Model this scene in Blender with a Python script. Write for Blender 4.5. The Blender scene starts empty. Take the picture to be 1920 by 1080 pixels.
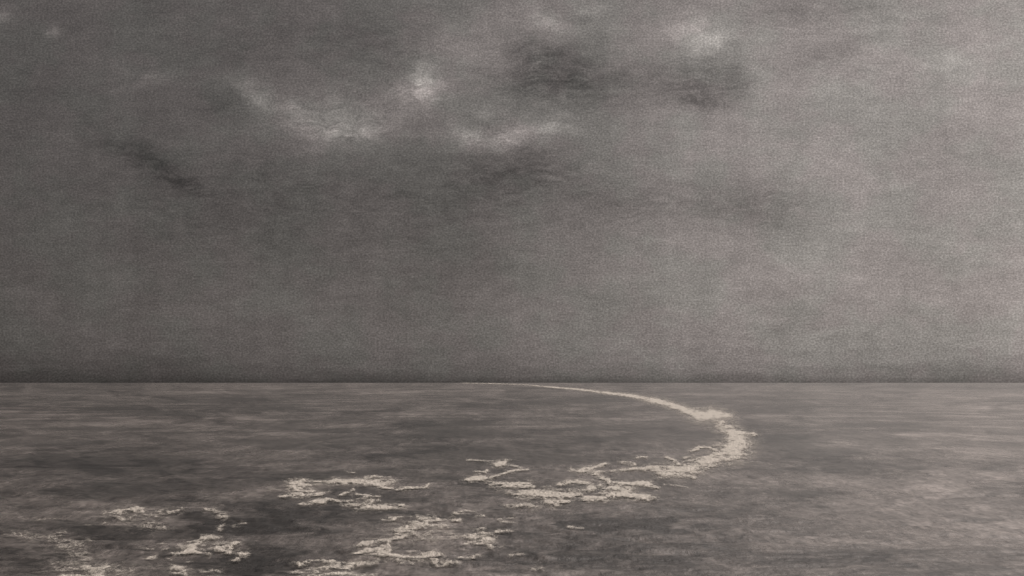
import bpy, math, random
import numpy as np

R = math.radians
scene = bpy.context.scene

# ------------------------------------------------------------------ camera
# level camera ten metres above the sea, rising-front lens (vertical shift)
LENS = 50.0
FPX = 1920 * LENS / 36.0            # focal length in photo pixels
HORIZON = 717.5                     # row of the horizon in the photo
EYE = 10.0
cam_data = bpy.data.cameras.new('camera')
cam_data.lens = LENS
cam_data.sensor_width = 36.0
cam_data.shift_y = (HORIZON - 540.0) / 1920.0
cam_data.clip_start = 0.5
cam_data.clip_end = 400000.0
cam = bpy.data.objects.new('camera', cam_data)
cam.location = (0, 0, EYE)
cam.rotation_euler = (R(90), 0, 0)
scene.collection.objects.link(cam)
scene.camera = cam

scene.view_settings.view_transform = 'Standard'
scene.view_settings.look = 'None'
scene.view_settings.exposure = 0.0
scene.view_settings.gamma = 1.0
scene.view_settings.use_curve_mapping = False
scene.cycles.max_bounces = 6
scene.cycles.transparent_max_bounces = 12

# ------------------------------------------------------------------ sky (overcast, brighter towards the right)
SUN_EL, SUN_AZ = 36.0, 48.0         # degrees; azimuth clockwise from straight ahead
world = bpy.data.worlds.new('World')
scene.world = world
world.use_nodes = True
nt = world.node_tree
nt.nodes.clear()


class Net:
    def __init__(self, tree):
        self.t = tree
        self.x = 0

    def node(self, kind, **kw):
        n = self.t.nodes.new(kind)
        self.x += 1
        n.location = (self.x * 40, -(self.x % 12) * 60)
        for k, v in kw.items():
            setattr(n, k, v)
        return n

    def put(self, sock, v):
        if isinstance(v, bpy.types.NodeSocket):
            self.t.links.new(v, sock)
        else:
            sock.default_value = v

    def math(self, op, a, b=0.0, c=0.0, clamp=False):
        n = self.node('ShaderNodeMath', operation=op, use_clamp=clamp)
        for i, v in enumerate((a, b, c)):
            self.put(n.inputs[i], v)
        return n.outputs[0]

    def vec(self, op, a, b=None, scale=None):
        n = self.node('ShaderNodeVectorMath', operation=op)
        self.put(n.inputs[0], a)
        if b is not None:
            self.put(n.inputs[1], b)
        if scale is not None:
            self.put(n.inputs['Scale'], scale)
        return n.outputs['Value'] if op in ('DOT_PRODUCT', 'LENGTH') else n.outputs[0]

    def comb(self, x, y, z):
        n = self.node('ShaderNodeCombineXYZ')
        for i, v in enumerate((x, y, z)):
            self.put(n.inputs[i], v)
        return n.outputs[0]

    def ramp(self, v, lo, hi, a=0.0, b=1.0, smooth=True):
        n = self.node('ShaderNodeMapRange')
        n.interpolation_type = 'SMOOTHSTEP' if smooth else 'LINEAR'
        self.put(n.inputs['Value'], v)
        for k, q in (('From Min', lo), ('From Max', hi), ('To Min', a), ('To Max', b)):
            self.put(n.inputs[k], q)
        return n.outputs['Result']

    def noise(self, v, scale, detail=2.0, rough=0.5, dist=0.0, color=False):
        n = self.node('ShaderNodeTexNoise')
        self.put(n.inputs['Vector'], v)
        self.put(n.inputs['Scale'], scale)
        self.put(n.inputs['Detail'], detail)
        self.put(n.inputs['Roughness'], rough)
        self.put(n.inputs['Distortion'], dist)
        return n.outputs['Color'] if color else n.outputs[0]

    def mapping(self, v, loc=(0, 0, 0), rot=(0, 0, 0), scale=(1, 1, 1), kind='POINT'):
        n = self.node('ShaderNodeMapping', vector_type=kind)
        self.put(n.inputs['Vector'], v)
        n.inputs['Location'].default_value = loc
        n.inputs['Rotation'].default_value = rot
        n.inputs['Scale'].default_value = scale
        return n.outputs[0]

    def mix(self, f, a, b, blend='MIX'):
        n = self.node('ShaderNodeMix', data_type='RGBA', blend_type=blend)
        self.put(n.inputs[0], f)
        self.put(n.inputs[6], a)
        self.put(n.inputs[7], b)
        return n.outputs[2]


w = Net(nt)
SKY_STRENGTH = 0.1
nish = w.node('ShaderNodeTexSky', sky_type='NISHITA', sun_disc=False)
nish.sun_elevation = R(SUN_EL)
nish.sun_rotation = R(SUN_AZ)
nish.air_density = 1.0
nish.dust_density = 4.0
gen = w.node('ShaderNodeTexCoord').outputs['Generated']
sep = w.node('ShaderNodeSeparateXYZ')
nt.links.new(gen, sep.inputs[0])
dx, dy, dz = sep.outputs
ay = w.math('MAXIMUM', w.math('ABSOLUTE', dy), 0.12)
# cloud coordinates: hundredths of the slope from straight ahead (x right, y up)
cu = w.math('MULTIPLY', w.math('DIVIDE', dx, ay), FPX / 100)
cv = w.math('MULTIPLY', w.math('DIVIDE', dz, ay), FPX / 100)
P = w.comb(cu, cv, 0.0)
# ragged edges: the coordinates are pushed about by noise before the cloud shapes are read
wn = w.noise(w.mapping(P, scale=(1.0, 1.5, 1)), 1.1, 5.0, 0.6, color=True)
wv = w.vec('SCALE', w.vec('SUBTRACT', wn, (0.5, 0.5, 0.5)), scale=0.8)
wv = w.vec('MULTIPLY', wv, (1.0, 0.8, 0.0))
PW = w.vec('ADD', P, wv)


def pu(x):
    return (x - 960) / 100.0


def pv(y):
    return (HORIZON - y) / 100.0


# (x, y, half width, half height, tilt, log gain); numbers follow the photograph
CLOUDS = [
    # bright puffs
    (466, 172, 30, 18, -35, .32), (495, 200, 40, 14, -35, .12), (600, 232, 90, 42, -14, .30), (670, 240, 75, 30, 14, .22), (650, 205, 160, 60, 0, .12),
    (560, 215, 50, 22, -20, .10), (795, 172, 26, 24, -40, .46), (780, 165, 55, 40, 0, .14),
    (905, 212, 18, 14, -30, .22), (875, 252, 26, 14, -30, .26), (915, 264, 58, 18, 6, .32), (985, 250, 60, 20, 18, .20), (930, 225, 110, 50, 0, .10),
    (1035, 242, 40, 12, 15, .20), (1025, 42, 44, 18, -20, .26), (1110, 22, 24, 12, -20, .18),
    (1300, 58, 50, 22, 8, .20), (1335, 82, 34, 16, 20, .30), (1260, 60, 60, 30, 0, .12),
    (14, 30, 20, 22, -40, .30), (98, 62, 18, 12, 15, .30), (275, 155, 36, 10, 12, .20), (1760, 118, 60, 20, 15, .12),
    (1850, 120, 90, 70, 0, .06), (1700, 110, 160, 60, 10, .05), (880, 60, 140, 80, 0, .16), (820, 120, 120, 60, 0, .12),
   
    # dark patches
    (1045, 130, 80, 40, 12, -.30), (1080, 170, 90, 34, -8, -.34), (1000, 100, 60, 20, -12, -.18), (1320, 140, 70, 38, 0, -.26),
    (1305, 180, 55, 16, -4, -.30), (1380, 160, 30, 30, 0, -.16), (1180, 150, 70, 20, 0, -.16),
    (235, 282, 60, 16, -24, -.26), (305, 312, 66, 20, -30, -.26), (338, 345, 26, 12, -20, -.26), (415, 195, 44, 30, 0, -.18),
    (975, 315, 80, 42, -10, -.22), (680, 400, 330, 110, 0, -.10), (900, 350, 130, 46, 14, -.18), (1560, 98, 70, 20, 16, -.16), (1520, 12, 120, 36, 0, -.20),
    (1290, 380, 170, 40, 0, -.14), (1440, 400, 70, 40, -20, -.16), (1130, 370, 110, 60, 0, -.10), (520, 80, 160, 70, 0, -.12),
    (40, 160, 70, 60, 0, -.10), (450, 380, 300, 90, 0, -.13), (870, 490, 110, 60, 0, -.10), (1480, 600, 120, 40, 0, -.08),
    (1640, 640, 140, 40, 0, -.06), (730, 90, 80, 70, 0, -.12),
]
pos_acc, neg_acc = 0.0, 0.0
for (x, y, hw, hh, tilt, amp) in CLOUDS:
    q = w.mapping(PW, loc=(pu(x), pv(y), 0), rot=(0, 0, R(tilt)), scale=(hw / 100, hh / 100, 1), kind='TEXTURE')
    e = w.math('EXPONENT', w.math('MULTIPLY', w.vec('DOT_PRODUCT', q, q), -0.8))
    if amp > 0:
        pos_acc = w.math('MULTIPLY_ADD', e, amp * 1.42, pos_acc)
    else:
        neg_acc = w.math('MULTIPLY_ADD', e, amp * 1.35, neg_acc)
wisp = w.noise(w.mapping(PW, loc=(3, 5, 0), rot=(0, 0, R(12)), scale=(1.0, 1.9, 1)), 2.6, 6.0, 0.72, 0.8)
wisp2 = w.noise(w.mapping(PW, loc=(8, 2, 0), rot=(0, 0, R(-10)), scale=(1.0, 4.0, 1)), 2.4, 6.0, 0.75, 0.5)
acc = w.math('MULTIPLY', pos_acc, w.ramp(wisp, 0.32, 0.68, 0.5, 1.55, smooth=False))
acc = w.math('ADD', acc, w.math('MULTIPLY', neg_acc, w.ramp(wisp2, 0.34, 0.66, 0.35, 1.75, smooth=False)))
n4 = w.noise(w.mapping(P, loc=(4, 6, 0), scale=(1.0, 0.10, 1)), 1.6, 4.0, 0.65)
n5 = w.noise(w.mapping(P, loc=(11, 3, 0), scale=(1.0, 1.6, 1)), 3.2, 6.0, 0.72)
acc = w.math('MULTIPLY_ADD', w.math('SUBTRACT', n4, 0.5), 0.30, acc)
acc = w.math('MULTIPLY_ADD', w.math('SUBTRACT', n5, 0.5), 0.68, acc)
# broken cloud at several sizes, and the horizontal drag of rain haze
n1 = w.noise(w.mapping(P, scale=(0.55, 1.1, 1)), 1.0, 6.0, 0.58, 0.4)
n2 = w.noise(w.mapping(P, loc=(7, 3, 0), scale=(0.9, 5.0, 1)), 1.2, 4.0, 0.6)
n3 = w.noise(w.mapping(P, loc=(2, 9, 0), scale=(1.0, 1.25, 1)), 26.0, 3.0, 0.75)
acc = w.math('MULTIPLY_ADD', w.math('SUBTRACT', n1, 0.5), 0.55, acc)
acc = w.math('MULTIPLY_ADD', w.math('SUBTRACT', n2, 0.5), 0.28, acc)
acc = w.math('MULTIPLY_ADD', w.math('SUBTRACT', n3, 0.5), 2.3, acc)
# the low dark bank along the horizon
nb = w.noise(w.mapping(P, loc=(1, 4, 0), scale=(0.5, 6.0, 1)), 1.0, 4.0, 0.6)
bank_h = w.math('MULTIPLY', w.ramp(nb, 0.25, 0.75, 0.6, 1.5), w.ramp(w.math('ABSOLUTE', w.math('SUBTRACT', cu, 1.0)), 0.0, 8.0, 0.10, 0.24, smooth=False))
bank = w.math('EXPONENT', w.math('DIVIDE', w.math('MAXIMUM', cv, 0.0), w.math('MULTIPLY', bank_h, -1.0)))
bank2 = w.ramp(cv, 0.0, 1.1, 1.0, 0.0)
acc = w.math('MULTIPLY_ADD', bank, -0.75, acc)
acc = w.math('MULTIPLY_ADD', bank2, -0.14, acc)
# general brightness: dim left, pale right, brighter overhead
hlen = w.math('SQRT', w.math('ADD', w.math('MULTIPLY', dx, dx), w.math('MULTIPLY', dy, dy)))
side = w.math('DIVIDE', dx, w.math('MAXIMUM', hlen, 0.02))
lum_a = w.ramp(side, -0.36, 0.02, 0.080, 0.134, smooth=False)
lum_b = w.ramp(side, -0.06, 0.24, 0.0, 0.125)
lum_b = w.math('ADD', lum_b, w.ramp(side, 0.28, 0.6, 0.0, 0.35))
lum = w.math('ADD', lum_a, lum_b)
up = w.math('MULTIPLY', w.ramp(dz, 0.265, 0.5, 0.0, 1.0), w.ramp(side, -0.22, 0.36, 0.08, 1.15))
lum = w.math('MULTIPLY', lum, w.math('EXPONENT', acc))
lum = w.math('ADD', lum, up)
lum = w.math('DIVIDE', lum, SKY_STRENGTH)
tint_n = w.noise(w.mapping(P, loc=(5, 1, 0), scale=(0.8, 1.0, 1)), 0.9, 3.0, 0.6)
tint = w.mix(w.ramp(tint_n, 0.42, 0.60), (1.105, 0.977, 0.928, 1), (1.072, 0.99, 0.922, 1))
cloud = w.mix(1.0, tint, w.comb(lum, lum, lum), 'MULTIPLY')
bw = w.node('ShaderNodeRGBToBW')
nt.links.new(nish.outputs[0], bw.inputs[0])
sky = w.mix(0.985, nish.outputs[0], cloud)
bg = w.node('ShaderNodeBackground')
nt.links.new(sky, bg.inputs['Color'])
bg.inputs['Strength'].default_value = SKY_STRENGTH
out = w.node('ShaderNodeOutputWorld')
nt.links.new(bg.outputs[0], out.inputs['Surface'])

# ------------------------------------------------------------------ sun behind thick cloud
sun_data = bpy.data.lights.new('sun', 'SUN')
sun_data.energy = 1.1
sun_data.angle = R(14)
sun_data.color = (1.0, 0.975, 0.945)
sun = bpy.data.objects.new('sun', sun_data)
el, az = R(SUN_EL), R(SUN_AZ)
from mathutils import Vector
sdir = Vector((math.sin(az) * math.cos(el), math.cos(az) * math.cos(el), math.sin(el)))
sun.rotation_euler = sdir.to_track_quat('Z', 'Y').to_euler()
sun.location = (60, 30, 60)
scene.collection.objects.link(sun)

# ------------------------------------------------------------------ numpy helpers
rng = np.random.default_rng(11)


def vnoise(x, y, seed=0):
    """smooth value noise in [0, 1]"""
    xi = np.floor(x).astype(np.int64)
    yi = np.floor(y).astype(np.int64)
    fx, fy = x - xi, y - yi
    fx = fx * fx * fx * (fx * (fx * 6 - 15) + 10)
    fy = fy * fy * fy * (fy * (fy * 6 - 15) + 10)

    def h(a, b):
        n = (a * 374761393 + b * 668265263 + seed * 974634777) & 0xFFFFFFFF
        n = ((n ^ (n >> 13)) * 1274126177) & 0xFFFFFFFF
        n = n ^ (n >> 16)
        return (n & 0xFFFF) / 65535.0
    a = h(xi, yi) * (1 - fx) + h(xi + 1, yi) * fx
    b = h(xi, yi + 1) * (1 - fx) + h(xi + 1, yi + 1) * fx
    return a * (1 - fy) + b * fy


def fbm(x, y, octaves=4, seed=0, gain=0.55):
    s, a, t = 0.0, 1.0, 0.0
    for k in range(octaves):
        s = s + a * vnoise(x * 2 ** k + 17.3 * k, y * 2 ** k - 9.1 * k, seed + k)
        t += a
        a *= gain
    return s / t


def smooth(t):
    t = np.clip(t, 0, 1)
    return t * t * (3 - 2 * t)


# wave trains: a light chop over a low swell, all running towards the viewer's left
WAVES = []
for k in range(46):
    lam = 0.6 * (13.0 / 0.6) ** (k / 45.0)
    lam *= rng.uniform(0.92, 1.08)
    ang = R(250 + rng.normal(0, 32))
    slope = 0.020 if lam < 4.0 else 0.020 * (4.0 / lam) ** 1.2
    WAVES.append((2 * math.pi / lam * math.cos(ang), 2 * math.pi / lam * math.sin(ang),
                  rng.uniform(0, 6.283), slope * lam / 6.283, lam))


def wave_z(x, y, cell):
    """sea height; trains shorter than the mesh can carry die out"""
    z = np.zeros_like(x)
    gust = 0.55 + 0.9 * fbm(x / 30.0, y / 45.0, 3, 5)
    for kx, ky, ph, amp, lam in WAVES:
        f = smooth((lam / cell - 1.6) / 2.0)
        s = np.sin(kx * x + ky * y + ph)
        z += amp * f * (s + 0.25 * np.cos(2 * (kx * x + ky * y + ph)))
    return z * gust


def link_mesh(name, verts, faces, mat, smooth_shade=True, attr=None):
    me = bpy.data.meshes.new(name)
    nv, nf = len(verts), len(faces)
    me.vertices.add(nv)
    me.vertices.foreach_set('co', np.ascontiguousarray(verts, dtype=np.float32).ravel())
    me.loops.add(nf * 4)
    me.loops.foreach_set('vertex_index', np.ascontiguousarray(faces, dtype=np.int32).ravel())
    me.polygons.add(nf)
    me.polygons.foreach_set('loop_start', np.arange(0, nf * 4, 4, dtype=np.int32))
    me.polygons.foreach_set('loop_total', np.full(nf, 4, dtype=np.int32))
    if attr is not None:
        a = me.attributes.new('thickness', 'FLOAT', 'POINT')
        a.data.foreach_set('value', np.ascontiguousarray(attr, dtype=np.float32))
    me.update(calc_edges=True)
    me.validate()
    me.polygons.foreach_set('use_smooth', np.full(nf, smooth_shade, dtype=bool))
    me.materials.append(mat)
    o = bpy.data.objects.new(name, me)
    scene.collection.objects.link(o)
    return o


# ------------------------------------------------------------------ water
def water_material():
    m = bpy.data.materials.new('sea_water')
    m.use_nodes = True
    t = m.node_tree
    t.nodes.clear()
    n = Net(t)
    pos = n.node('ShaderNodeNewGeometry').outputs['Position']
    # wind streaks and cat's paws: smoother and rougher water, clearer and more turbid water
    gust = n.noise(n.mapping(pos, scale=(1 / 26, 1 / 34, 0)), 1.0, 6.0, 0.62, 0.6)
    big = n.noise(n.mapping(pos, loc=(3, 8, 0), scale=(1 / 160, 1 / 420, 0)), 1.0, 5.0, 0.6, 0.5)
    mixn = n.math('ADD', n.math('MULTIPLY', gust, 0.6), n.math('MULTIPLY', big, 0.4))
    rough = n.ramp(mixn, 0.36, 0.64, 0.14, 0.34)
    water_col = n.mix(n.ramp(mixn, 0.38, 0.62), (0.056, 0.050, 0.046, 1), (0.135, 0.120, 0.112, 1))
    murk_sheen = n.node('ShaderNodeAttribute', attribute_name='thickness').outputs['Fac']
    g1 = n.noise(n.mapping(pos, loc=(1, 2, 0), scale=(1 / 0.5, 1 / 1.6, 0)), 1.0, 3.0, 0.75)
    g2 = n.noise(n.mapping(pos, loc=(4, 7, 0), scale=(1 / 1.6, 1 / 22.0, 0)), 1.0, 4.0, 0.75)
    gr = n.math('ADD', g1, g2)
    water_col = n.mix(1.0, water_col, n.comb(*[n.ramp(gr, 0.65, 1.35, 0.15, 1.85, smooth=False)] * 3), 'MULTIPLY')
    rip = n.noise(n.mapping(pos, scale=(1 / 0.55, 1 / 0.8, 0)), 1.0, 4.0, 0.65)
    rip2 = n.noise(n.mapping(pos, loc=(5, 2, 0), scale=(1 / 3.0, 1 / 5.0, 0)), 1.0, 4.0, 0.6)
    rip3 = n.noise(n.mapping(pos, loc=(9, 4, 0), scale=(1 / 0.8, 1 / 2.2, 0)), 1.0, 4.0, 0.7)
    rip4 = n.noise(n.mapping(pos, loc=(2, 6, 0), scale=(1 / 3.0, 1 / 8.0, 0)), 1.0, 4.0, 0.65)
    hts = n.math('ADD', n.math('MULTIPLY', rip, 0.12), n.math('MULTIPLY', rip2, 0.45))
    hts = n.math('ADD', hts, n.math('MULTIPLY', rip3, 0.34))
    hts = n.math('ADD', hts, n.math('MULTIPLY', rip4, 0.8))
    bump = n.node('ShaderNodeBump')
    n.put(bump.inputs['Height'], hts)
    bump.inputs['Strength'].default_value = 0.6
    bump.inputs['Distance'].default_value = 0.5
    mk = n.math('ADD', murk_sheen, 1.0)
    water_col = n.mix(1.0, water_col, n.comb(mk, mk, mk), 'MULTIPLY')  # lane tones and the painted sky sheen scale the base colour
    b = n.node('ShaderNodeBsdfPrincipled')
    n.put(b.inputs['Base Color'], water_col)
    n.put(b.inputs['Roughness'], rough)
    b.inputs['IOR'].default_value = 1.333
    n.put(b.inputs['Normal'], bump.outputs[0])
    o = n.node('ShaderNodeOutputMaterial')
    t.links.new(b.outputs[0], o.inputs['Surface'])
    return m


# rows of distance from 30 m out to beyond the horizon, closer together near the shore
row_dist = [30.0]
while row_dist[-1] < 120000.0:
    d = row_dist[-1]
    row_dist.append(d + max(0.22, min(d * d / (EYE * FPX) * 0.85, d * 0.25)))
row_dist = np.array(row_dist)
az_line = np.linspace(R(-42), R(42), 1000)
D, A = np.meshgrid(row_dist, az_line, indexing='ij')
cellD = np.gradient(row_dist)[:, None] * np.ones_like(A)
X, Y = D * np.sin(A), D * np.cos(A)
Z = np.zeros_like(X)
near = row_dist < 4000
Z[near] = wave_z(X[near], Y[near], np.maximum(cellD[near], D[near] * (az_line[1] - az_line[0])))
nr, nc = X.shape
idx = np.arange(nr * nc).reshape(nr, nc)
faces = np.stack([idx[:-1, :-1], idx[:-1, 1:], idx[1:, 1:], idx[1:, :-1]], -1).reshape(-1, 4)[:, ::-1]
# clear dark and milky lanes; pale ones at right paint in the sky's sheen (photo column, photo row, half width, half height, amount)
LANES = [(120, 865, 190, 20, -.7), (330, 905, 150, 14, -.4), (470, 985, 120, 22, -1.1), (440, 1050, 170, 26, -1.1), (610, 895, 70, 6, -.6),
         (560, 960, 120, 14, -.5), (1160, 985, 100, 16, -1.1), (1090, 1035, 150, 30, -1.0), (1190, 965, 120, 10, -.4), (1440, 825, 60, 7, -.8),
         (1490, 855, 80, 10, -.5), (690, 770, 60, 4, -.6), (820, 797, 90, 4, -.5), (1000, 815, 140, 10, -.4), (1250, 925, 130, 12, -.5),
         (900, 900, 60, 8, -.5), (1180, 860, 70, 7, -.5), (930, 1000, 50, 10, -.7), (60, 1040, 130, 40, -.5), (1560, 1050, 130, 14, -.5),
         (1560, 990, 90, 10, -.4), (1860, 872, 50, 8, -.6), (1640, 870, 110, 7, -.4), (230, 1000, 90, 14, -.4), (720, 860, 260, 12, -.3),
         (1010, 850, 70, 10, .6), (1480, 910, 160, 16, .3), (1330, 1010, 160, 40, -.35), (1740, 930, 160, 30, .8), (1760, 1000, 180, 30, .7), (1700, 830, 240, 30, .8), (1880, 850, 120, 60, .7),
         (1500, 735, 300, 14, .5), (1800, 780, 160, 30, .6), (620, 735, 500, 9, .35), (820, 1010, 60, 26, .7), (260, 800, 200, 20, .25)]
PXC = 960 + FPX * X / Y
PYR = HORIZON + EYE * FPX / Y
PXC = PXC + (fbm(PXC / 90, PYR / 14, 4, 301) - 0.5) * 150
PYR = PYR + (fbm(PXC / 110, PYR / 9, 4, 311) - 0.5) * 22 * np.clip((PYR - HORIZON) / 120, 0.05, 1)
murk_sheen = np.zeros_like(X)
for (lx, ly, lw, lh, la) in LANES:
    murk_sheen += la * np.exp(-((PXC - lx) / lw) ** 2 - ((PYR - ly) / lh) ** 2)
murk_sheen += (fbm(PXC / 42, PYR / 9, 5, 401, 0.7) - 0.5) * 2.2 + (fbm(PXC / 260, PYR / 30, 4, 421) - 0.5) * 1.3
murk_sheen = np.clip(murk_sheen, -0.85, 1.4)
water = link_mesh('water', np.stack([X, Y, Z], -1).reshape(-1, 3), faces, water_material(), attr=murk_sheen.ravel())
water['kind'] = 'structure'
# the rest of the sea, out of the picture (behind and beside), just under the chop
SB = 150000.0
vs = np.array([[-SB, -SB, -1.2], [SB, -SB, -1.2], [SB, SB, -1.2], [-SB, SB, -1.2]])
deep = link_mesh('sea', vs, np.array([[0, 1, 2, 3]]), water.data.materials[0])
deep['kind'] = 'structure'


# ------------------------------------------------------------------ foam
def foam_material():
    m = bpy.data.materials.new('sea_foam')
    m.use_nodes = True
    t = m.node_tree
    t.nodes.clear()
    n = Net(t)
    pos = n.node('ShaderNodeNewGeometry').outputs['Position']
    th = n.node('ShaderNodeAttribute', attribute_name='thickness').outputs['Fac']
    bub = n.noise(n.mapping(pos, scale=(1 / 0.25, 1 / 0.9, 1 / 0.3)), 1.0, 4.0, 0.7)
    cov = n.math('ADD', th, n.math('MULTIPLY', n.math('SUBTRACT', bub, 0.5), 0.9))
    cov = n.ramp(cov, 0.05, 1.10, 0.0, 0.95)
    col = n.mix(n.ramp(bub, 0.3, 0.7), (0.41, 0.376, 0.330, 1), (0.62, 0.572, 0.508, 1))
    b = n.node('ShaderNodeBsdfPrincipled')
    n.put(b.inputs['Base Color'], col)
    b.inputs['Roughness'].default_value = 0.75
    bump = n.node('ShaderNodeBump')
    n.put(bump.inputs['Height'], bub)
    bump.inputs['Strength'].default_value = 0.7
    bump.inputs['Distance'].default_value = 0.15
    n.put(b.inputs['Normal'], bump.outputs[0])
    tr = n.node('ShaderNodeBsdfTransparent')
    mx = n.node('ShaderNodeMixShader')
    n.put(mx.inputs[0], cov)
    t.links.new(tr.outputs[0], mx.inputs[1])
    t.links.new(b.outputs[0], mx.inputs[2])
    o = n.node('ShaderNodeOutputMaterial')
    t.links.new(mx.outputs[0], o.inputs['Surface'])
    return m


FOAM = foam_material()


def foam(name, label, category, strokes, group, ragged=1.0, seed=0, rise=0.06, eat=0.55, flecks=0.85):
    """a floating mat of foam: strokes are lists of (bearing px, depression px, half width px, strength)
    measured from the lens axis; they are laid out on the sea, given a lumpy top and a feathered rim"""
    pts = [p for s in strokes for p in s]
    x0 = min(p[0] - p[2] * 6 for p in pts) - 14
    x1 = max(p[0] + p[2] * 6 for p in pts) + 14
    y0 = max(min(p[1] - p[2] * 3.3 for p in pts) - 6, HORIZON + 0.45)
    y1 = max(p[1] + p[2] * 3.3 for p in pts) + 6
    sx, sy = 0.9, (0.6 if y0 > 760 else 0.35)
    gx, gy = np.meshgrid(np.arange(x0, x1, sx), np.arange(y0, y1, sy))
    small = np.clip((gy - HORIZON) / 60.0, 0.12, 1.0) * ragged     # far foam keeps a finer rim
    wx = (fbm(gx / 13, gy / 5, 4, seed + 1) - 0.5) * 12 * small
    wy = (fbm(gx / 15, gy / 5, 4, seed + 7) - 0.5) * 5 * small
    ux, uy = gx + wx, gy + wy
    f = np.zeros_like(gx)
    for s in strokes:
        if len(s) == 1:
            s = [s[0], (s[0][0] + 1,) + tuple(s[0][1:])]
        for a, b in zip(s[:-1], s[1:]):
            ax, ay_, aw, ai = a
            bx, by_, bw_, bi = b
            ex, ey = bx - ax, by_ - ay_
            L2 = ex * ex + (2 * ey) ** 2 + 1e-9
            t = np.clip(((ux - ax) * ex + 4 * (uy - ay_) * ey) / L2, 0, 1)
            hw = 0.98 * (aw + (bw_ - aw) * t)
            dxp = (ux - ax - t * ex) / 1.9
            dyp = uy - ay_ - t * ey
            d = np.sqrt(dxp * dxp + dyp * dyp) / np.maximum(hw, 0.4)
            k_ = ai + (bi - ai) * t
            v = np.maximum(k_ * smooth((1.75 - d) / 1.45), 0.46 * k_ * smooth((3.6 - d) / 3.0))
            f = np.maximum(f, v)
    speck = fbm(gx / 6.0, gy / 2.2, 4, seed + 21, 0.8)
    lace = fbm(gx / 26.0, gy / 6.0, 4, seed + 33)
    flat = fbm(gx / 24.0, gy / 4.0, 4, seed + 61, 0.65)
    f = f * (1 - flecks + flecks * np.clip(0.25 + 1.55 * smooth((flat - 0.26) / 0.42), 0, 1.25))
    f = f * (1 - 0.7 * eat * smooth((0.54 - lace) / 0.22)) + f * (speck - 0.5) * 1.5
    f = np.clip(f, 0, 1.2)
    keep_v = f > 0.06
    d = EYE * FPX / (gy - HORIZON)
    wx_, wy_ = d * (gx - 960) / FPX, d
    cell = np.maximum(d * d / (EYE * FPX) * 0.85, 0.22)
    lump = fbm(gx / 3.2, gy / 1.6, 3, seed + 50, 0.8)
    size = 1.0 + d / 900.0
    z = wave_z(wx_, wy_, cell) + (0.07 + rise * np.clip(f, 0, 1) * (0.35 + 1.3 * lump)) * size
    nr_, nc_ = gx.shape
    ids = np.arange(nr_ * nc_).reshape(nr_, nc_)
    q = np.stack([ids[:-1, :-1], ids[:-1, 1:], ids[1:, 1:], ids[1:, :-1]], -1).reshape(-1, 4)
    k = keep_v.ravel()
    q = q[k[q].any(axis=1)]
    used = np.unique(q)
    remap = np.full(nr_ * nc_, -1)
    remap[used] = np.arange(len(used))
    V = np.stack([wx_, wy_, z], -1).reshape(-1, 3)[used]
    base = V.mean(axis=0)
    base[2] = 0.0
    o = link_mesh(name, V - base, remap[q], FOAM, attr=f.ravel()[used])
    o.location = base
    o['label'] = label
    o['category'] = category
    if group:
        o['group'] = group
    return o


G = 'foam patches drifting on the sea'
# the long line of foam running in from the horizon
foam('foam_trail', 'long thin cream foam line curving in from the horizon to a clotted end', 'foam trail', [
    [(866, 718.3, .55, .75), (925, 719.6, .7, .7), (985, 721.6, .7, .6), (1015, 724.6, .9, .85), (1050, 727.5, 1.1, .95),
     (1100, 732, 1.6, 1), (1150, 738.5, 2.2, 1), (1195, 744.5, 3.0, 1), (1240, 755, 5, 1), (1270, 764, 4.5, 1), (1298, 774, 6, 1)],
    [(1298, 774, 6, 1), (1318, 781, 9, 1.1), (1338, 778, 9, 1.1), (1364, 779, 5, 1)],
    [(1290, 766, 2, .7), (1330, 764, 1.5, .5), (1362, 768, 1.5, .5)]], None, 0.6, 3, eat=.2, flecks=.2)
foam('foam_bank', 'thick cream foam bank at the bend, with a pointed spur and a broad tail', 'foam bank', [
    [(1354, 793, 3, .9), (1360, 802, 8, 1.1), (1377, 814, 7, 1.1), (1395, 814, 4.5, 1), (1413, 816, 3.5, .9)],
    [(1343, 801, 3, .9), (1360, 805, 8, 1)],
    [(1377, 814, 7, 1.1), (1384, 832, 10, 1.1), (1374, 842, 12, 1.1), (1372, 853, 11, 1.1), (1345, 858, 11, 1), (1325, 867, 9, 1.05),
     (1297, 876, 6, .95), (1275, 884, 9, 1.05), (1248, 885, 9, 1.1), (1222, 881, 5, .95), (1195, 880, 3, .85), (1160, 884, 2.4, .75), (1122, 887, 2, .7)],
    [(1374, 853, 8, 1), (1398, 854, 3, .8)], [(1330, 872, 10, .7), (1290, 890, 6, .6)],
    [(1250, 888, 7, 1), (1300, 897, 3, .7)],
    [(1294, 847, 2.2, .8), (1312, 840, 2.2, .8), (1328, 840, 2, .8), (1342, 846, 2.5, .9)], [(1300, 855, 2, .8), (1283, 860, 2, .7)],
    [(1274, 872, 1.6, .7), (1324, 856, 1.6, .7)], [(1250, 858, 2, .75), (1262, 864, 2.2, .8), (1273, 872, 2, .8)],
    [(1195, 859, 2.4, .85), (1213, 859, 1.8, .7)], [(1166, 868, 2.6, .85), (1190, 872, 2.6, .85)],
    [(1070, 881, 2, .85), (1090, 884, 4, 1), (1115, 877, 2.6, .9), (1133, 871, 2.5, .8)], [(1095, 885, 3.5, .9), (1122, 889, 2.4, .8)],
    [(1245, 911, 1.2, .6), (1290, 915, 1.0, .45)]], G, 0.9, 14, eat=.3, flecks=.5)
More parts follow.
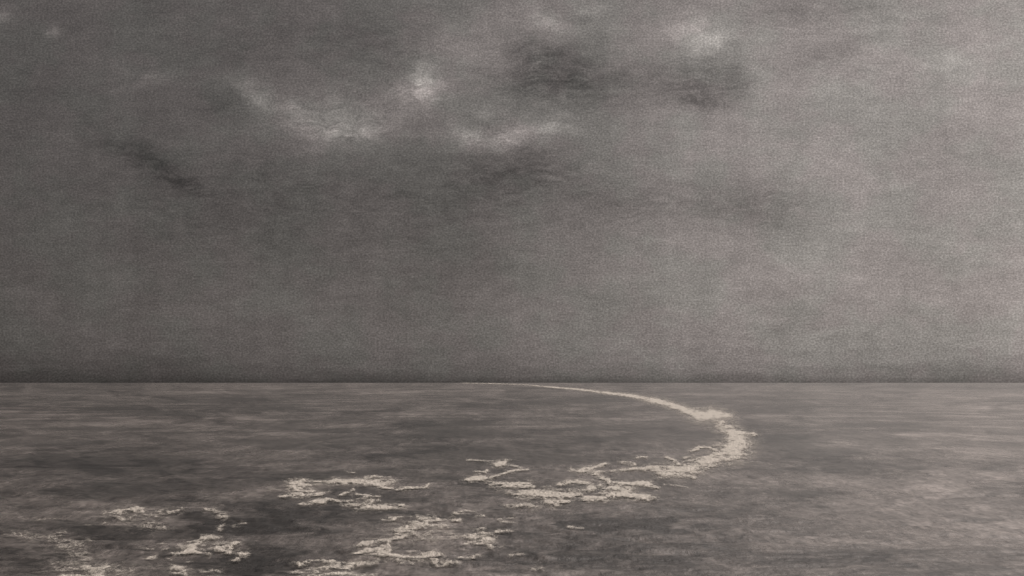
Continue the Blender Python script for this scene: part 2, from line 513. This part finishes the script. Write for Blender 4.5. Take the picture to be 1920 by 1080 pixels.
foam('foam_patch', 'wide cream foam patch left of the bend with dark oval holes in it', 'foam patch', [
    [(1127, 898, 3, .8), (1142, 905, 4, .9), (1165, 909, 4.5, .95), (1190, 908, 3.2, .9), (1212, 909, 4, .95), (1232, 915, 2.4, .8)],
    [(1045, 910, 2.5, .85), (1070, 906, 3.4, .95), (1092, 906, 2.8, .9), (1120, 912, 4, .9), (1147, 915, 5, .95), (1177, 920, 6, 1)],
    [(1177, 920, 6, 1), (1165, 929, 5.5, .95), (1132, 932, 6.5, 1), (1102, 936, 5, .9)],
    [(1165, 929, 4, .95), (1187, 932, 4.5, 1), (1210, 934, 4.5, 1.05), (1226, 933, 3, .8)],
    [(1110, 918, 5, .9), (1085, 925, 6, .95), (1060, 930, 6.5, 1.05), (1038, 934, 10, 1.15), (1015, 928, 6, 1.05)],
    [(1025, 941, 4, 1), (1042, 946, 4, 1.05), (1066, 944, 3.2, .9)],
    [(1015, 927, 5, 1), (1000, 927, 6.5, 1.05), (980, 926, 6.5, 1), (956, 923, 4, .85)],
    [(912, 906, 3, .75), (934, 912, 5, .9), (962, 911, 5.5, 1), (986, 911, 5, 1), (996, 914, 3, .8)],
    [(865, 902, 2, .8), (885, 900, 3.6, .95), (910, 896, 4, .9)], [(906, 888, 2, .8), (912, 884, 1.6, .7)], [(891, 886, 1.6, .7), (908, 888, 2, .8)],
    [(910, 897, 2.2, .8), (935, 893, 1.8, .7), (952, 886, 2.4, .7), (972, 882, 2.4, .7), (990, 881, 1.8, .6)],
    [(955, 874, 1.6, .7), (975, 878, 2, .7)], [(932, 872, 4, 1), (944, 870, 4, 1)], [(873, 864, 1.2, .5), (927, 865, 1.2, .5), (966, 864, 1, .4)],
    [(945, 950, 1.8, .7), (972, 949, 3, .9), (994, 952, 5, .95), (1006, 954, 3, .7)]], G, 0.9, 27, eat=.4)
foam('foam_patch', 'looped cream foam patch with a thin hooked crescent at its right end', 'foam patch', [
    [(542, 915, 4, .95), (557, 909, 6.5, 1.05), (580, 909, 5.5, 1), (610, 906, 4, .9), (642, 905, 4.5, .9), (680, 905, 4.2, .95), (705, 908, 5.5, 1),
     (728, 906, 4.5, .95), (744, 902, 2, .7)],
    [(700, 910, 4, .9), (720, 916, 4.5, .95), (735, 917, 2.5, .8)],
    [(742, 920, 2, .9), (767, 918, 2.2, 1), (792, 916, 2, .95), (805, 909, 1.4, .8)],
    [(685, 897, 2, .6), (730, 896, 2, .55)], [(552, 917, 4, .9), (585, 923, 5, .95), (608, 925, 3, .8)],
    [(527, 932, 1.8, .8), (552, 931, 3.5, .95), (580, 929, 3.4, .9), (605, 927, 2.5, .8)],
    [(635, 930, 1.6, .6), (655, 924, 2.4, .7), (663, 921, 1.8, .6)], [(667, 929, 1.8, .7), (686, 932, 2.4, .8), (711, 932, 1.6, .7)],
    [(498, 922, 2, .4), (525, 919, 2.6, .5)], [(654, 888, 2, .4), (664, 889, 2, .4)]], G, 0.9, 41, eat=.35)
foam('foam_patch', 'ragged greyish foam strip just below the looped foam patch', 'foam patch', [
    [(560, 947, 1.6, .6), (592, 943, 3, .7), (617, 940, 3.6, .75), (642, 944, 3.6, .75), (675, 942, 4.6, .8), (711, 941, 2, .65)],
    [(640, 948, 4, .55), (670, 950, 5.5, .75), (695, 951, 5, .85), (725, 954, 3.6, .9), (757, 951, 2.5, .85)]], G, 1, 55)
foam('foam_patch', 'broad lacy foam sheet near the bottom edge, right of centre left', 'foam patch', [
    [(720, 977, 2.2, .7), (737, 972, 2.4, .8), (760, 971, 2, .75), (790, 974, 3, .8), (812, 977, 6, .85), (835, 977, 4, .8), (862, 977, 2.6, .95)],
    [(815, 977, 6, .9), (792, 983, 7, .8), (767, 991, 8, .75), (752, 1000, 8, .75), (745, 1011, 6, .75), (730, 1018, 4, .7), (720, 1030, 5, .6)],
    [(767, 991, 5, .7), (805, 987, 5, .7), (835, 990, 4, .6)], [(775, 1002, 7, .6)],
    [(668, 1025, 2, .85), (687, 1019, 4.4, 1), (710, 1018, 3.5, .85), (725, 1018, 3, .75)],
    [(663, 1039, 2, .8), (692, 1036, 4, .95), (712, 1042, 6.5, 1), (732, 1045, 7, .9), (752, 1046, 5, .7), (775, 1051, 5, .75), (802, 1046, 6, .85),
     (832, 1044, 3.4, .75)], [(712, 1032, 6, .7), (735, 1036, 6, .7)],
    [(765, 1037, 2.6, .75), (788, 1036, 2.2, .75)], [(745, 1056, 2.6, .5), (775, 1060, 2, .4)],
    [(803, 1050, 4, .8), (820, 1060, 4.6, .85), (840, 1059, 2.6, .75), (856, 1061, 2, .65)],
    [(855, 967, 2.4, .85), (876, 961, 3, .8), (900, 965, 2.6, .8), (907, 970, 2.4, .8), (892, 972, 2, .65)], [(790, 1008, 16, .4), (840, 1004, 12, .35)]], G, 1.1, 63, eat=.5)
foam('foam_patch', 'small two lobed foam patch with a tail, right of the lacy sheet', 'foam patch', [
    [(857, 1012, 3, .75), (882, 1010, 4.4, .95), (908, 1005, 5.5, .85), (917, 1014, 4.5, .95), (896, 1019, 3.6, .9), (870, 1021, 2.4, .75)],
    [(914, 1024, 2.4, .8), (925, 1031, 2.6, .9), (943, 1026, 2.2, .85)], [(862, 1031, 2, .6), (872, 1034, 2, .5)],
    [(862, 1051, 2, .8), (885, 1049, 2.6, .75), (901, 1042, 3, .5)], [(955, 1043, 2.6, .45), (978, 1042, 2.6, .45)]], G, 1, 77)
foam('foam_streak', 'pair of thin pale foam streaks above the two lobed patch', 'foam streak', [
    [(934, 976, 1.8, .6), (960, 971, 1.8, .6)], [(944, 981, 2, .9), (961, 981, 2, .85)], [(887, 996, 2.4, .75), (905, 994, 2, .7)],
    [(930, 998, 1.7, .85), (957, 998, 1.8, .8)]], G, .8, 83, eat=.2)
foam('foam_streak', 'faint foam wisp in open dark water right of the two lobed patch', 'foam streak', [
    [(1070, 991, 2, .5), (1092, 994, 2, .42)]], G, 1, 89, eat=.2)
foam('foam_streak', 'tiny faint foam fleck near the bottom edge, right of the lacy sheet', 'foam streak', [
    [(1003, 1068, 2.2, .6), (1016, 1069, 2, .5)]], G, 1, 90, eat=.2)
foam('foam_streak', 'long pale foam streak lying along the bottom edge of the picture', 'foam streak', [
    [(557, 1061, 2.6, .95), (566, 1059, 2, .8), (582, 1057, 2.6, .9), (623, 1055, 2.6, .85)],
    [(546, 1078, 2, .7), (580, 1075, 4, .9), (610, 1072, 5.5, 1), (640, 1065, 6.5, .9), (670, 1057, 5, .75), (705, 1058, 3, .5)],
    [(560, 1086, 3, .8), (620, 1083, 5, .8), (700, 1080, 5, .5)]], G, 1, 97)
foam('foam_clump', 'small bubbly foam clump with bright flecks on its top, upper one at left', 'foam clump', [
    [(194, 966, 2, .5), (225, 962, 5.5, .8), (243, 959, 6, .85), (260, 957, 3, .7), (271, 963, 3, .6)], [(228, 973, 3, .5), (258, 972, 3, .4)], [(205, 966, 9, .35), (255, 968, 9, .4), (330, 965, 7, .3)],
    [(282, 962, 2, .4), (307, 961, 4, .7), (325, 960, 3.4, .7), (338, 957, 2, .75)]], G, 1.1, 103)
foam('foam_clump', 'small dim foam clump just under the bubbly clump at left', 'foam clump', [
    [(265, 991, 2, .5), (283, 985, 5, .75), (307, 990, 3, .65)], [(200, 984, 3.4, .6)], [(215, 985, 7, .3), (300, 990, 8, .32)], [(162, 987, 1.4, .4), (190, 987, 2, .45)]], G, 1.1, 109)
foam('foam_clump', 'slanting foam scrap falling to the right, between clump and sheet', 'foam clump', [
    [(388, 955, 2.4, .5), (400, 960, 4, .65), (413, 967, 4.6, .75), (423, 972, 3, .6)], [(411, 993, 3, .45), (421, 985, 2.4, .4)],
    [(437, 989, 2.8, .6), (456, 984, 2.4, .55)], [(472, 925, 2, .25), (490, 929, 2, .3)]], G, 1.1, 115)
foam('foam_patch', 'bright streaky foam patch with a round white blob at its right end', 'foam patch', [
    [(342, 1016, 1.8, .6), (370, 1015, 2.6, .75), (395, 1011, 3.8, .85), (413, 1012, 2, .6)],
    [(380, 1015, 4, .8), (363, 1025, 5, .95), (358, 1035, 5, 1.05), (338, 1041, 2.4, .95), (322, 1042, 1.6, .9)], [(358, 1035, 4, 1), (376, 1040, 2.4, .95), (392, 1043, 2, .85)],
    [(447, 1021, 2.2, .75), (426, 1031, 4.4, .9), (410, 1032, 4.6, .9)], [(425, 1032, 4, .85), (430, 1040, 3, .8)], [(448, 1045, 3, 1.1), (456, 1043, 3.4, 1.1)],
    [(436, 1052, 2, 1), (442, 1052, 2, .95)], [(345, 1028, 9, .36), (440, 1028, 9, .38)], [(400, 1036, 6, .4)]], G, 1, 121, eat=.35)
foam('foam_streak', 'thin foam streaks in dark water left of the round white blob', 'foam streak', [
    [(270, 1050, 1.6, .7), (283, 1048, 2, .75), (292, 1046, 2.4, .85)], [(312, 1049, 1.6, .6), (322, 1051, 1.5, .5)], [(263, 1032, 3, .4), (312, 1031, 2.4, .4)],
    [(297, 1022, 3, .5), (303, 1023, 3, .5)], [(350, 1056, 2, .5), (366, 1052, 2, .5)]], G, .9, 127)
foam('foam_patch', 'pale foam patch in the bottom left corner, cut by the edge', 'foam patch', [
    [(112, 1072, 4, .6), (140, 1067, 7, .8), (175, 1072, 7, .9), (202, 1066, 5, .65)], [(120, 1082, 5, .8), (190, 1084, 6, .9)], [(115, 1066, 12, .4), (210, 1072, 12, .42), (250, 1072, 9, .36)],
    [(222, 1066, 4, .4), (245, 1073, 5, .55), (252, 1063, 3, .4)]], G, 1.2, 133)
foam('foam_patch', 'pale foam patch at the bottom edge under the streaky patch', 'foam patch', [
    [(322, 1066, 4, .5), (330, 1073, 6, .75), (346, 1078, 6, .75)], [(378, 1074, 2.4, .55), (410, 1073, 2.6, .6)], [(280, 1065, 2.4, .4), (300, 1066, 2.4, .5)]], G, 1.1, 139)
foam('foam_patch', 'faint brownish foam veil above the bottom left corner patch', 'foam patch', [
    [(35, 1015, 3, .3), (82, 1010, 5, .4), (120, 1002, 4, .4)], [(110, 1025, 6, .32), (135, 1033, 8, .4), (150, 1043, 5, .35)], [(165, 1016, 4, .45)],
    [(2, 1002, 6, .4), (22, 1003, 5, .4), (60, 1008, 8, .36), (140, 1020, 10, .36), (160, 1050, 10, .36)], [(70, 975, 4, .25), (115, 974, 4, .28)]], G, 1.3, 145)
print('foam and sea built')
